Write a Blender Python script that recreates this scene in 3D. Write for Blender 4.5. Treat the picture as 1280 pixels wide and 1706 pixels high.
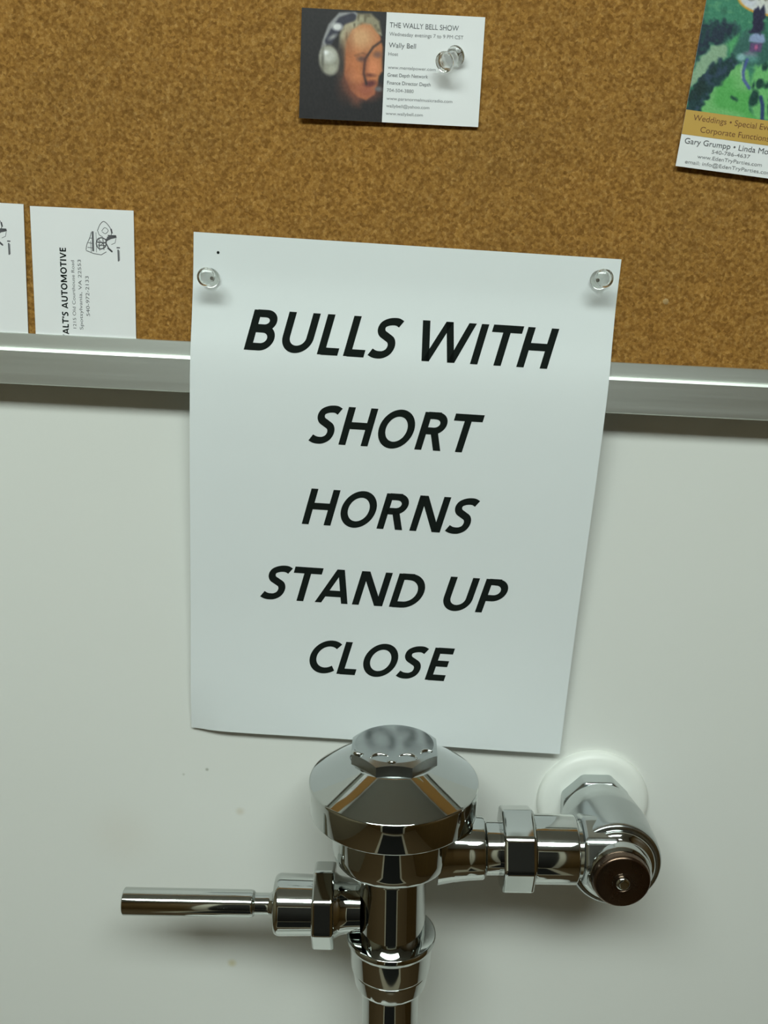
import bpy, bmesh, math
import numpy as np
from mathutils import Vector, Matrix

for o in list(bpy.data.objects):
    bpy.data.objects.remove(o, do_unlink=True)
SC = bpy.context.scene
COL = SC.collection
MM = 0.001
rad = math.radians

# ------------------------------------------------------------------ camera
cam_d = bpy.data.cameras.new('camera')
cam = bpy.data.objects.new('camera', cam_d)
COL.objects.link(cam)
cam_d.sensor_fit = 'HORIZONTAL'
cam_d.sensor_width = 36.0
cam_d.lens = 45.0                       # 1600 px at 1280 px width
cam_d.clip_start = 0.01
_p, _r = rad(14.5), rad(2.8)
_F = Vector((0, math.cos(_p), -math.sin(_p)))
_R0 = Vector((1, 0, 0))
_U0 = _R0.cross(_F)
_R = _R0 * math.cos(_r) + _U0 * math.sin(_r)
_U = _U0 * math.cos(_r) - _R0 * math.sin(_r)
cam.matrix_world = Matrix(((_R.x, _U.x, -_F.x, 0.0),
                           (_R.y, _U.y, -_F.y, -0.515),
                           (_R.z, _U.z, -_F.z, 1.45),
                           (0, 0, 0, 1)))
SC.camera = cam

# ------------------------------------------------------------------ world, exposure
w = bpy.data.worlds.new('world')
SC.world = w
w.use_nodes = True
w.node_tree.nodes['Background'].inputs[0].default_value = (0.9, 1.0, 0.95, 1)
w.node_tree.nodes['Background'].inputs[1].default_value = 0.02
vs = SC.view_settings
vs.view_transform = 'Standard'
vs.look = 'None'
vs.gamma = 1.0
vs.use_curve_mapping = False
vs.exposure = 0.0
LAMP = 18.6                             # strength of the ceiling lamp's diffuser
LAMP_COL = (0.885, 1.0, 0.945)


# ------------------------------------------------------------------ helpers
def s2l(c):
    c = np.asarray(c, float) / 255.0
    return np.where(c <= 0.04045, c / 12.92, ((c + 0.055) / 1.055) ** 2.4)


def new_mat(name):
    m = bpy.data.materials.new(name)
    m.use_nodes = True
    nt = m.node_tree
    return m, nt, nt.nodes['Principled BSDF']


def node(nt, typ, **kw):
    n = nt.nodes.new(typ)
    for k, v in kw.items():
        setattr(n, k, v)
    return n


def plain(name, col, rough=0.6, metal=0.0, spec=0.5, noise=0.0, nscale=60.0, bump=0.0, bscale=200.0):
    """principled material with a little procedural variation in colour and relief"""
    m, nt, b = new_mat(name)
    b.inputs['Roughness'].default_value = rough
    b.inputs['Metallic'].default_value = metal
    b.inputs['Specular IOR Level'].default_value = spec
    tc = node(nt, 'ShaderNodeTexCoord')
    nz = node(nt, 'ShaderNodeTexNoise')
    nz.inputs['Scale'].default_value = nscale
    nz.inputs['Detail'].default_value = 4
    nt.links.new(tc.outputs['Object'], nz.inputs['Vector'])
    mx = node(nt, 'ShaderNodeMix', data_type='RGBA')
    c = np.array(col, float)
    mx.inputs[6].default_value = (*np.clip(c * (1 - noise), 0, 1), 1)
    mx.inputs[7].default_value = (*np.clip(c * (1 + noise), 0, 1), 1)
    nt.links.new(nz.outputs['Fac'], mx.inputs[0])
    nt.links.new(mx.outputs[2], b.inputs['Base Color'])
    if bump > 0:
        n2 = node(nt, 'ShaderNodeTexNoise')
        n2.inputs['Scale'].default_value = bscale
        n2.inputs['Detail'].default_value = 3
        nt.links.new(tc.outputs['Object'], n2.inputs['Vector'])
        bp = node(nt, 'ShaderNodeBump')
        bp.inputs['Strength'].default_value = bump
        bp.inputs['Distance'].default_value = 0.001
        nt.links.new(n2.outputs['Fac'], bp.inputs['Height'])
        nt.links.new(bp.outputs['Normal'], b.inputs['Normal'])
    return m


def mesh_obj(name, verts, faces, mat=None, parent=None, smooth=False, angle=None):
    me = bpy.data.meshes.new(name)
    me.from_pydata([tuple(v) for v in verts], [], faces)
    bm = bmesh.new()
    bm.from_mesh(me)
    bmesh.ops.recalc_face_normals(bm, faces=bm.faces)
    if angle is not None:
        for e in bm.edges:
            if len(e.link_faces) == 2 and e.calc_face_angle(0) > rad(angle):
                e.smooth = False
    bm.to_mesh(me)
    bm.free()
    if smooth:
        for p in me.polygons:
            p.use_smooth = True
    o = bpy.data.objects.new(name, me)
    COL.objects.link(o)
    if mat:
        me.materials.append(mat)
    if parent:
        o.parent = parent
    return o


def empty(name, loc=(0, 0, 0), rot=(0, 0, 0)):
    o = bpy.data.objects.new(name, None)
    o.empty_display_size = 0.02
    COL.objects.link(o)
    o.location = loc
    o.rotation_euler = rot
    return o


def tag(o, label=None, cat=None, group=None, kind=None):
    if label:
        o['label'] = label
    if cat:
        o['category'] = cat
    if group:
        o['group'] = group
    if kind:
        o['kind'] = kind
    return o


def box_geo(x0, x1, y0, y1, z0, z1):
    v = [(x, y, z) for x in (x0, x1) for y in (y0, y1) for z in (z0, z1)]
    f = [(0, 1, 3, 2), (4, 6, 7, 5), (0, 4, 5, 1), (2, 3, 7, 6), (0, 2, 6, 4), (1, 5, 7, 3)]
    return v, f


def box(name, x0, x1, y0, y1, z0, z1, mat, parent=None, bevel=0.0):
    v, f = box_geo(x0, x1, y0, y1, z0, z1)
    o = mesh_obj(name, v, f, mat, parent)
    if bevel > 0:
        bm = bmesh.new()
        bm.from_mesh(o.data)
        bmesh.ops.bevel(bm, geom=list(bm.edges), offset=bevel, segments=3, affect='EDGES', profile=0.5)
        bm.to_mesh(o.data)
        bm.free()
        for p in o.data.polygons:
            p.use_smooth = True
    return o


AX = {'z': lambda a, r, t: (r * math.cos(t), r * math.sin(t), a),
      'x': lambda a, r, t: (a, r * math.cos(t), r * math.sin(t)),
      'y': lambda a, r, t: (r * math.cos(t), a, r * math.sin(t))}


def lathe(name, prof, axis, mat, parent=None, off=(0, 0, 0), n=72, phase=0.0, angle=35, cap=True):
    """prof: list of (position along the axis, radius) in mm, or (pos, radius, [sides])"""
    verts, faces = [], []
    P = AX[axis]
    for a, r in prof:
        for k in range(n):
            t = phase + 2 * math.pi * k / n
            x, y, z = P(a * MM, r * MM, t)
            verts.append((x + off[0] * MM, y + off[1] * MM, z + off[2] * MM))
    m = len(prof)
    for i in range(m - 1):
        for k in range(n):
            k2 = (k + 1) % n
            faces.append((i * n + k, i * n + k2, (i + 1) * n + k2, (i + 1) * n + k))
    if cap:
        faces.append(tuple(range(n - 1, -1, -1)))
        faces.append(tuple((m - 1) * n + k for k in range(n)))
    return mesh_obj(name, verts, faces, mat, parent, smooth=True, angle=angle)


def rounded(pts, rr=0.6, seg=3):
    """round the inner corners of an open profile [(a, r), ...]"""
    out = [pts[0]]
    for i in range(1, len(pts) - 1):
        a, b, c = (np.array(q, float) for q in pts[i - 1:i + 2])
        d1, d2 = a - b, c - b
        l1, l2 = np.linalg.norm(d1), np.linalg.norm(d2)
        k = min(rr, l1 * 0.45, l2 * 0.45)
        p0, p1 = b + d1 / l1 * k, b + d2 / l2 * k
        for j in range(seg + 1):
            t = j / seg
            out.append(tuple((1 - t) ** 2 * p0 + 2 * t * (1 - t) * b + t * t * p1))
    out.append(pts[-1])
    return out


# ------------------------------------------------------------------ materials
def cork_material():
    m, nt, b = new_mat('cork')
    tc = node(nt, 'ShaderNodeTexCoord')
    n1 = node(nt, 'ShaderNodeTexNoise')
    n1.inputs['Scale'].default_value = 560
    n1.inputs['Detail'].default_value = 5
    n1.inputs['Roughness'].default_value = 0.7
    vo = node(nt, 'ShaderNodeTexVoronoi')
    vo.inputs['Scale'].default_value = 640
    n2 = node(nt, 'ShaderNodeTexNoise')
    n2.inputs['Scale'].default_value = 14
    n2.inputs['Detail'].default_value = 2
    for n in (n1, vo, n2):
        nt.links.new(tc.outputs['Object'], n.inputs['Vector'])
    r1 = node(nt, 'ShaderNodeValToRGB')
    e = r1.color_ramp.elements
    e[0].position = 0.28
    e[0].color = (0.200, 0.102, 0.024, 1)
    e[1].position = 0.75
    e[1].color = (0.48, 0.295, 0.100, 1)
    k = e.new(0.5)
    k.color = (0.315, 0.165, 0.039, 1)
    nt.links.new(n1.outputs['Fac'], r1.inputs[0])
    sep = node(nt, 'ShaderNodeSeparateColor')
    nt.links.new(vo.outputs['Color'], sep.inputs[0])
    r2 = node(nt, 'ShaderNodeValToRGB')
    e = r2.color_ramp.elements
    e[0].position = 0.0
    e[0].color = (0.62, 0.55, 0.5, 1)
    e[1].position = 1.0
    e[1].color = (1.25, 1.22, 1.2, 1)
    nt.links.new(sep.outputs[0], r2.inputs[0])
    mu = node(nt, 'ShaderNodeMix', data_type='RGBA', blend_type='MULTIPLY')
    mu.inputs[0].default_value = 0.8
    nt.links.new(r1.outputs[0], mu.inputs[6])
    nt.links.new(r2.outputs[0], mu.inputs[7])
    r3 = node(nt, 'ShaderNodeValToRGB')
    e = r3.color_ramp.elements
    e[0].position = 0.35
    e[0].color = (0.98, 0.98, 1.0, 1)
    e[1].position = 0.65
    e[1].color = (1.04, 1.0, 0.94, 1)
    nt.links.new(n2.outputs['Fac'], r3.inputs[0])
    mu2 = node(nt, 'ShaderNodeMix', data_type='RGBA', blend_type='MULTIPLY')
    mu2.inputs[0].default_value = 1.0
    nt.links.new(mu.outputs[2], mu2.inputs[6])
    nt.links.new(r3.outputs[0], mu2.inputs[7])
    nt.links.new(mu2.outputs[2], b.inputs['Base Color'])
    b.inputs['Roughness'].default_value = 0.9
    b.inputs['Specular IOR Level'].default_value = 0.15
    bp = node(nt, 'ShaderNodeBump')
    bp.inputs['Strength'].default_value = 0.35
    bp.inputs['Distance'].default_value = 0.0008
    nt.links.new(n1.outputs['Fac'], bp.inputs['Height'])
    nt.links.new(bp.outputs['Normal'], b.inputs['Normal'])
    return m


def wall_material():
    """glossy white wall panel, faintly yellowed, with a few specks and stains"""
    m, nt, b = new_mat('white_wall_panel')
    tc = node(nt, 'ShaderNodeTexCoord')
    n1 = node(nt, 'ShaderNodeTexNoise')
    n1.inputs['Scale'].default_value = 5
    n1.inputs['Detail'].default_value = 3
    nt.links.new(tc.outputs['Object'], n1.inputs['Vector'])
    mx = node(nt, 'ShaderNodeMix', data_type='RGBA')
    mx.inputs[6].default_value = (0.775, 0.785, 0.74, 1)
    mx.inputs[7].default_value = (0.80, 0.815, 0.785, 1)
    nt.links.new(n1.outputs['Fac'], mx.inputs[0])
    last = mx.outputs[2]
    # (x, z, radius, colour, strength) of the specks and faint stains on the panel
    for x, z, r, c, k in ((-98, 1153, 1.6, (0.25, 0.27, 0.20), 0.7), (-112, 1149, 1.3, (0.4, 0.42, 0.34), 0.5),
                          (-78, 1126, 4.0, (0.52, 0.42, 0.25), 0.35), (-82, 1018, 4.2, (0.55, 0.47, 0.14), 0.5),
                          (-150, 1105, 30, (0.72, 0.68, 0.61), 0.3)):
        d = node(nt, 'ShaderNodeVectorMath', operation='DISTANCE')
        mp = node(nt, 'ShaderNodeVectorMath', operation='MULTIPLY')
        mp.inputs[1].default_value = (1, 0, 1)
        nt.links.new(tc.outputs['Object'], mp.inputs[0])
        nt.links.new(mp.outputs[0], d.inputs[0])
        d.inputs[1].default_value = (x * MM, 0, z * MM)
        mr = node(nt, 'ShaderNodeMapRange', interpolation_type='SMOOTHSTEP')
        mr.inputs[1].default_value = 0
        mr.inputs[2].default_value = r * MM
        mr.inputs[3].default_value = k
        mr.inputs[4].default_value = 0
        nt.links.new(d.outputs['Value'], mr.inputs[0])
        m2 = node(nt, 'ShaderNodeMix', data_type='RGBA')
        m2.inputs[7].default_value = (*c, 1)
        nt.links.new(mr.outputs[0], m2.inputs[0])
        nt.links.new(last, m2.inputs[6])
        last = m2.outputs[2]
    nt.links.new(last, b.inputs['Base Color'])
    b.inputs['Roughness'].default_value = 0.42
    b.inputs['Specular IOR Level'].default_value = 0.4
    n2 = node(nt, 'ShaderNodeTexNoise')
    n2.inputs['Scale'].default_value = 160
    nt.links.new(tc.outputs['Object'], n2.inputs['Vector'])
    bp = node(nt, 'ShaderNodeBump')
    bp.inputs['Strength'].default_value = 0.06
    bp.inputs['Distance'].default_value = 0.001
    nt.links.new(n2.outputs['Fac'], bp.inputs['Height'])
    nt.links.new(bp.outputs['Normal'], b.inputs['Normal'])
    return m


def wood_material(name, c0, c1, rough=0.45):
    m, nt, b = new_mat(name)
    tc = node(nt, 'ShaderNodeTexCoord')
    mp = node(nt, 'ShaderNodeMapping')
    mp.inputs['Scale'].default_value = (14, 14, 1.2)
    nz = node(nt, 'ShaderNodeTexNoise')
    nz.inputs['Scale'].default_value = 2.5
    nz.inputs['Detail'].default_value = 6
    nt.links.new(tc.outputs['Object'], mp.inputs[0])
    nt.links.new(mp.outputs[0], nz.inputs['Vector'])
    mx = node(nt, 'ShaderNodeMix', data_type='RGBA')
    mx.inputs[6].default_value = (*c0, 1)
    mx.inputs[7].default_value = (*c1, 1)
    nt.links.new(nz.outputs['Fac'], mx.inputs[0])
    nt.links.new(mx.outputs[2], b.inputs['Base Color'])
    b.inputs['Roughness'].default_value = rough
    return m


def metal_material(name, col, rough, rvar=0.0, scale=90, aniso=None, bump=0.0):
    m, nt, b = new_mat(name)
    b.inputs['Base Color'].default_value = (*col, 1)
    b.inputs['Metallic'].default_value = 1
    tc = node(nt, 'ShaderNodeTexCoord')
    mp = node(nt, 'ShaderNodeMapping')
    if aniso:
        mp.inputs['Scale'].default_value = aniso
    nt.links.new(tc.outputs['Object'], mp.inputs[0])
    nz = node(nt, 'ShaderNodeTexNoise')
    nz.inputs['Scale'].default_value = scale
    nz.inputs['Detail'].default_value = 4
    nt.links.new(mp.outputs[0], nz.inputs['Vector'])
    mr = node(nt, 'ShaderNodeMapRange')
    mr.inputs[3].default_value = max(0.0, rough - rvar)
    mr.inputs[4].default_value = rough + rvar
    nt.links.new(nz.outputs['Fac'], mr.inputs[0])
    nt.links.new(mr.outputs[0], b.inputs['Roughness'])
    if bump:
        bp = node(nt, 'ShaderNodeBump')
        bp.inputs['Strength'].default_value = bump
        bp.inputs['Distance'].default_value = 0.0006
        nt.links.new(nz.outputs['Fac'], bp.inputs['Height'])
        nt.links.new(bp.outputs['Normal'], b.inputs['Normal'])
    return m


def print_material(name, rough=0.45):
    m, nt, b = new_mat(name)
    at = node(nt, 'ShaderNodeAttribute', attribute_name='ink')
    nt.links.new(at.outputs['Color'], b.inputs['Base Color'])
    b.inputs['Roughness'].default_value = rough
    b.inputs['Specular IOR Level'].default_value = 0.3
    return m


def clear_material():
    m, nt, b = new_mat('clear_plastic')
    b.inputs['Base Color'].default_value = (0.97, 0.98, 0.95, 1)
    b.inputs['Roughness'].default_value = 0.05
    b.inputs['IOR'].default_value = 1.45
    b.inputs['Transmission Weight'].default_value = 1.0
    return m


M = {}
M['cork'] = cork_material()
M['wall'] = wall_material()
M['paper'] = plain('white_printer_paper', (0.79, 0.83, 0.84), 0.7, noise=0.012, nscale=25, bump=0.06, bscale=60, spec=0.25)
M['card'] = plain('white_card', (0.84, 0.85, 0.86), 0.55, noise=0.02, nscale=60, spec=0.3)
M['ink'] = plain('black_toner', (0.010, 0.014, 0.012), 0.9, spec=0.08)
M['grey_ink'] = plain('grey_ink', (0.10, 0.10, 0.11), 0.6)
M['soft_ink'] = plain('soft_grey_ink', (0.22, 0.22, 0.23), 0.6)
M['brown_ink'] = plain('brown_ink', (0.16, 0.055, 0.012), 0.6)
M['gold'] = plain('gold_print', (0.56, 0.34, 0.062), 0.5, noise=0.05)
M['chrome'] = metal_material('polished_chrome', (0.53, 0.55, 0.535), 0.05, 0.02, 60)
M['worn'] = metal_material('dulled_chrome', (0.47, 0.50, 0.50), 0.22, 0.08, 160, bump=0.03)
M['dark_metal'] = metal_material('dark_cap_face', (0.16, 0.11, 0.08), 0.28, 0.08, 120)  # dark brown metal for the face of the stop cap
M['aluminium'] = metal_material('satin_aluminium', (0.74, 0.77, 0.73), 0.46, 0.05, 40, aniso=(0.15, 12, 12))
M['plastic'] = plain('white_plastic', (0.86, 0.88, 0.83), 0.4)
M['clear'] = clear_material()
M['steel'] = metal_material('pin_steel', (0.6, 0.6, 0.6), 0.25)
M['print'] = print_material('printed_picture')
M['ceramic'] = plain('white_porcelain', (0.82, 0.83, 0.80), 0.12)
M['ceiling'] = plain('ceiling_paint', (0.55, 0.55, 0.51), 0.9, noise=0.03, nscale=8)
M['tan'] = plain('tan_paint', (0.22, 0.18, 0.11), 0.8, noise=0.03, nscale=6)
M['brown'] = wood_material('brown_wood_panel', (0.085, 0.046, 0.012), (0.145, 0.080, 0.022))
M['dark_wood'] = wood_material('added_dark_door', (0.010, 0.009, 0.007), (0.018, 0.015, 0.011), 0.85)
M['added_trim'] = plain('added_pale_trim', (0.62, 0.58, 0.46), 0.5)
M['floor'] = plain('brown_floor', (0.10, 0.058, 0.018), 0.7, noise=0.15, nscale=20)
M['lamp_body'] = plain('white_enamel', (0.8, 0.8, 0.8), 0.4)


# ------------------------------------------------------------------ the room
XL, XR, YF, ZC = -1.25, 1.15, -2.15, 2.30
tag(box('wall_back', XL, XR, 0, 0.10, 0, ZC, M['wall']), 'white glossy wall panel behind the valve and board', kind='structure')
tag(box('floor', XL, XR, YF, 0.10, -0.10, 0, M['floor']), 'brown washroom floor', kind='structure')
tag(box('ceiling', XL - 0.1, XR + 0.1, YF - 0.1, 0.10, ZC, ZC + 0.1, M['ceiling']), 'off-white ceiling', kind='structure')
tag(box('wall_left', XL - 0.1, XL, YF, 0.10, 0, ZC, M['tan']), 'tan painted side wall', kind='structure')
tag(box('wall_right', XR, XR + 0.1, YF, 0.10, 0, ZC, M['brown']), 'brown wood panelled side wall', kind='structure')
tag(box('wall_front', XL - 0.1, XR + 0.1, YF - 0.1, YF, 0, ZC, M['brown']), 'brown wood panelled wall facing the valve', kind='structure')
door = tag(box('added_door_1', -0.45, 0.50, YF, YF + 0.04, 0, 2.05, M['dark_wood']), 'dark wooden door, added unseen for its reflection in the chrome', kind='structure')  # added out of view to reflect as a dark band in the chrome
lathe('door_handle', rounded([(0, 26), (6, 26), (8, 10), (34, 10), (38, 24), (56, 26), (62, 14)], 3), 'y', M['chrome'], door,
      (-380, (YF + 0.04) * 1000, 1000), n=32)
for k, (a, c, z0, z1) in enumerate(((-0.53, -0.45, 0, 2.13), (0.50, 0.58, 0, 2.13), (-0.45, 0.50, 2.05, 2.13))):
    tag(box('added_trim_%d' % (k + 1), a, c, YF, YF + 0.05, z0, z1, M['added_trim']), 'pale door frame board, added unseen for its reflection in the chrome', kind='structure')  # pale boards added so thin light lines flank the door's reflection


mat_ = empty('added_mat', (0.02, -1.45, 0))  # unseen mat, added to make the dark stripe mirrored in the valve body
tag(mat_, 'black mat with a beige border, added unseen for its reflection in the chrome', 'floor mat')
box('added_mat_field', -0.40, 0.40, -0.52, 0.62, 0, 0.008, plain('added_mat_black', (0.012, 0.012, 0.011), 0.8, spec=0.2), mat_)
mb_ = plain('added_beige_edging', (0.42, 0.37, 0.27), 0.8)  # border added for the light lines beside the mirrored dark stripe
for x0_, x1_, y0_, y1_ in ((-0.47, -0.40, -0.59, 0.69), (0.40, 0.47, -0.59, 0.69), (-0.40, 0.40, -0.59, -0.52), (-0.40, 0.40, 0.62, 0.69)):
    box('added_edging', x0_, x1_, y0_, y1_, 0, 0.010, mb_, mat_)


def ceiling_lamp():
    r = empty('ceiling_lamp', (-0.12, -1.09, ZC))
    tag(r, 'long fluorescent ceiling lamp with a white diffuser', 'lamp')
    box('housing', -0.64, 0.64, -0.20, 0.20, -0.03, 0.0, M['lamp_body'], r)
    m, nt, b = new_mat('lit_diffuser')
    em = node(nt, 'ShaderNodeEmission')
    em.inputs[0].default_value = (*LAMP_COL, 1)
    em.inputs[1].default_value = LAMP
    nt.links.new(em.outputs[0], nt.nodes['Material Output'].inputs[0])
    # wrap-round diffuser, bowed in section
    v, f = [], []
    n = 12
    for i in range(n + 1):
        t = math.pi * i / n
        y, z = -0.185 * math.cos(t), -0.03 - 0.055 * math.sin(t) ** 0.7
        v += [(-0.61, y, z), (0.61, y, z)]
    for i in range(n):
        f.append((2 * i, 2 * i + 1, 2 * i + 3, 2 * i + 2))
    f.append(tuple(2 * i for i in range(n + 1)))
    f.append(tuple(2 * i + 1 for i in range(n, -1, -1)))
    mesh_obj('diffuser', v, f, m, r)
    for s in (-1, 1):
        box('end_cap', s * 0.61 - (0.03 if s < 0 else 0), s * 0.61 + (0.03 if s > 0 else 0), -0.19, 0.19, -0.09, -0.03,
            M['lamp_body'], r, 0.004)


ceiling_lamp()

# ------------------------------------------------------------------ bulletin board
CORK_Y = -0.012
BX0, BX1 = -0.52, 0.62
LIP, LEDGE, RB = 1406.3, 1398.8, 1380.2       # heights of the bottom rail's edges, mm
BT = 1980.0

board = empty('bulletin_board', (0.05, 0, LIP * MM))
tag(board, 'cork bulletin board in a satin aluminium frame', 'bulletin board')


def bpart(name, v, f, m, **k):
    o = mesh_obj(name, [(x - 0.05, y, z - LIP * MM) for x, y, z in v], f, m, board, **k)
    return o


v, f = box_geo(BX0 + 0.004, BX1 - 0.004, CORK_Y, -0.001, (RB + 4) * MM, (BT - 4) * MM)
bpart('cork_panel', v, f, M['cork'])


def rail(name, p0, p1, inward):
    """aluminium channel along p0-p1 (x, z in mm); inward = unit direction towards the board's middle"""
    # (distance from the outer edge, towards the middle ; y in mm) : thin C section with a set back lip
    prof = [(0, 0), (0, -16.8), (0.6, -17.5), (17.3, -17.5), (18.6, -17.0), (18.9, -14.9), (19.2, -14.6), (25.8, -14.3),
            (26.1, -13.9), (26.1, -13.3), (18.0, -13.3), (17.4, -13.9), (17.0, -16.0), (1.6, -16.0), (1.6, 0)]
    v, f = [], []
    for p in (p0, p1):
        for d, y in prof:
            v.append(((p[0] + inward[0] * d) * MM, y * MM, (p[1] + inward[1] * d) * MM))
    n = len(prof)
    for i in range(n):
        j = (i + 1) % n
        f.append((i, j, n + j, n + i))
    f.append(tuple(range(n)))
    f.append(tuple(range(2 * n - 1, n - 1, -1)))
    return bpart(name, v, f, M['aluminium'])


X0, X1 = BX0 * 1000, BX1 * 1000
rail('frame_rail', (X0, RB), (X1, RB), (0, 1))
rail('frame_rail', (X0, BT), (X1, BT), (0, -1))
rail('frame_rail', (X0, RB + 19), (X0, BT - 19), (1, 0))
rail('frame_rail', (X1, RB + 19), (X1, BT - 19), (-1, 0))
# nick in the cork
lathe('cork_chip', [(0, 1.6), (-0.2, 1.3), (-0.4, 0.4)], 'y', plain('pale_cork', (0.42, 0.27, 0.11), 0.9), board,
      (138.4 - 50, CORK_Y * 1000, 1438 - LIP), n=7)

# ------------------------------------------------------------------ the paper sign
PW, PH = 215.9, 279.4
P_ROT = rad(0.85)
P_KN = np.array([(-20, 13.3), (0, 13.2), (18, 13.0), (40, 15.0), (60, 17.9), (70, 18.3), (82, 18.1), (110, 16.6),
                 (160, 12.6), (220, 7.6), (279.4, 4.0), (300, 2.5)])


def pchip(x, xs, ys):
    h = np.diff(xs)
    d = np.diff(ys) / h
    m = np.zeros(len(xs))
    m[0], m[-1] = d[0], d[-1]
    for i in range(1, len(xs) - 1):
        m[i] = 0 if d[i - 1] * d[i] <= 0 else 2 * d[i - 1] * d[i] / (d[i - 1] + d[i])
    i = np.clip(np.searchsorted(xs, x) - 1, 0, len(xs) - 2)
    t = (x - xs[i]) / h[i]
    return ((1 + 2 * t) * (1 - t) ** 2 * ys[i] + t * (1 - t) ** 2 * h[i] * m[i] + t * t * (3 - 2 * t) * ys[i + 1]
            + t * t * (t - 1) * h[i] * m[i + 1])


def paper_pt(u, v, lift=0.0):
    """point on the hanging sheet, local to the sign: u from its left edge, v down from its top edge (mm)"""
    y = pchip(np.asarray(v, float), P_KN[:, 0], P_KN[:, 1])
    a, b = u / PW, v / PH
    low = np.clip((b - 0.45) / 0.55, 0, 1)
    y = y + low ** 2 * (0.5 + 2.6 * a - 2.4 * np.exp(-((a - 0.0) / 0.05) ** 2) * np.clip((b - .9) * 10, 0, 1))
    y = y + 0.45 * low * np.sin(a * 9.0 + 0.6) * np.sin(b * 8.0)
    return np.stack([(u - PW / 2) * MM, -(y + lift) * MM, -v * MM], -1)


sign = empty('paper_sign', (0.0054, 0, 1.4592), (0, P_ROT, 0))
tag(sign, 'white letter-size paper sign with bold black lettering, pinned over the board rail', 'sign')
nu, nv = 40, 80
U, V = np.meshgrid(np.linspace(0, PW, nu + 1), np.linspace(0, PH, nv + 1))
front = paper_pt(U.ravel(), V.ravel(), 0.12)
back = paper_pt(U.ravel(), V.ravel(), 0.0)
vv = np.concatenate([front, back])
N = (nu + 1) * (nv + 1)
ff = []
for i in range(nv):
    for j in range(nu):
        a = i * (nu + 1) + j
        q = (a, a + 1, a + nu + 2, a + nu + 1)
        ff.append(q)
        ff.append(tuple(N + k for k in reversed(q)))
rim = [j for j in range(nu + 1)] + [i * (nu + 1) + nu for i in range(1, nv + 1)] + \
      [nv * (nu + 1) + j for j in range(nu - 1, -1, -1)] + [i * (nu + 1) for i in range(nv - 1, 0, -1)]
for a, b in zip(rim, rim[1:] + rim[:1]):
    ff.append((a, b, N + b, N + a))
mesh_obj('sheet', vv, ff, M['paper'], sign, smooth=True, angle=40)

# lettering: bold italic humanist capitals, drawn as strokes in units of the cap height
H = 0.094


def arc(cx, cy, rx, ry, a0, a1, n=22):
    return [(cx + rx * math.cos(rad(a0 + (a1 - a0) * i / n)), cy + ry * math.sin(rad(a0 + (a1 - a0) * i / n))) for i in range(n + 1)]


def spline(pts, n=6):
    P = [pts[0]] + list(pts) + [pts[-1]]
    out = []
    for i in range(1, len(P) - 2):
        p0, p1, p2, p3 = (np.array(q) for q in P[i - 1:i + 3])
        for k in range(n):
            t = k / n
            out.append(tuple(0.5 * (2 * p1 + (p2 - p0) * t + (2 * p0 - 5 * p1 + 4 * p2 - p3) * t * t + (3 * p1 - p0 - 3 * p2 + p3) * t ** 3)))
    out.append(tuple(P[-2]))
    return out


def LN(*p):
    return ('s', list(p))


def BAR(x0, y0, x1, y1, wd=0.2):       # slanted stem cut off level at both ends
    return ('b', x0, y0, x1, y1, wd)


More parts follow.
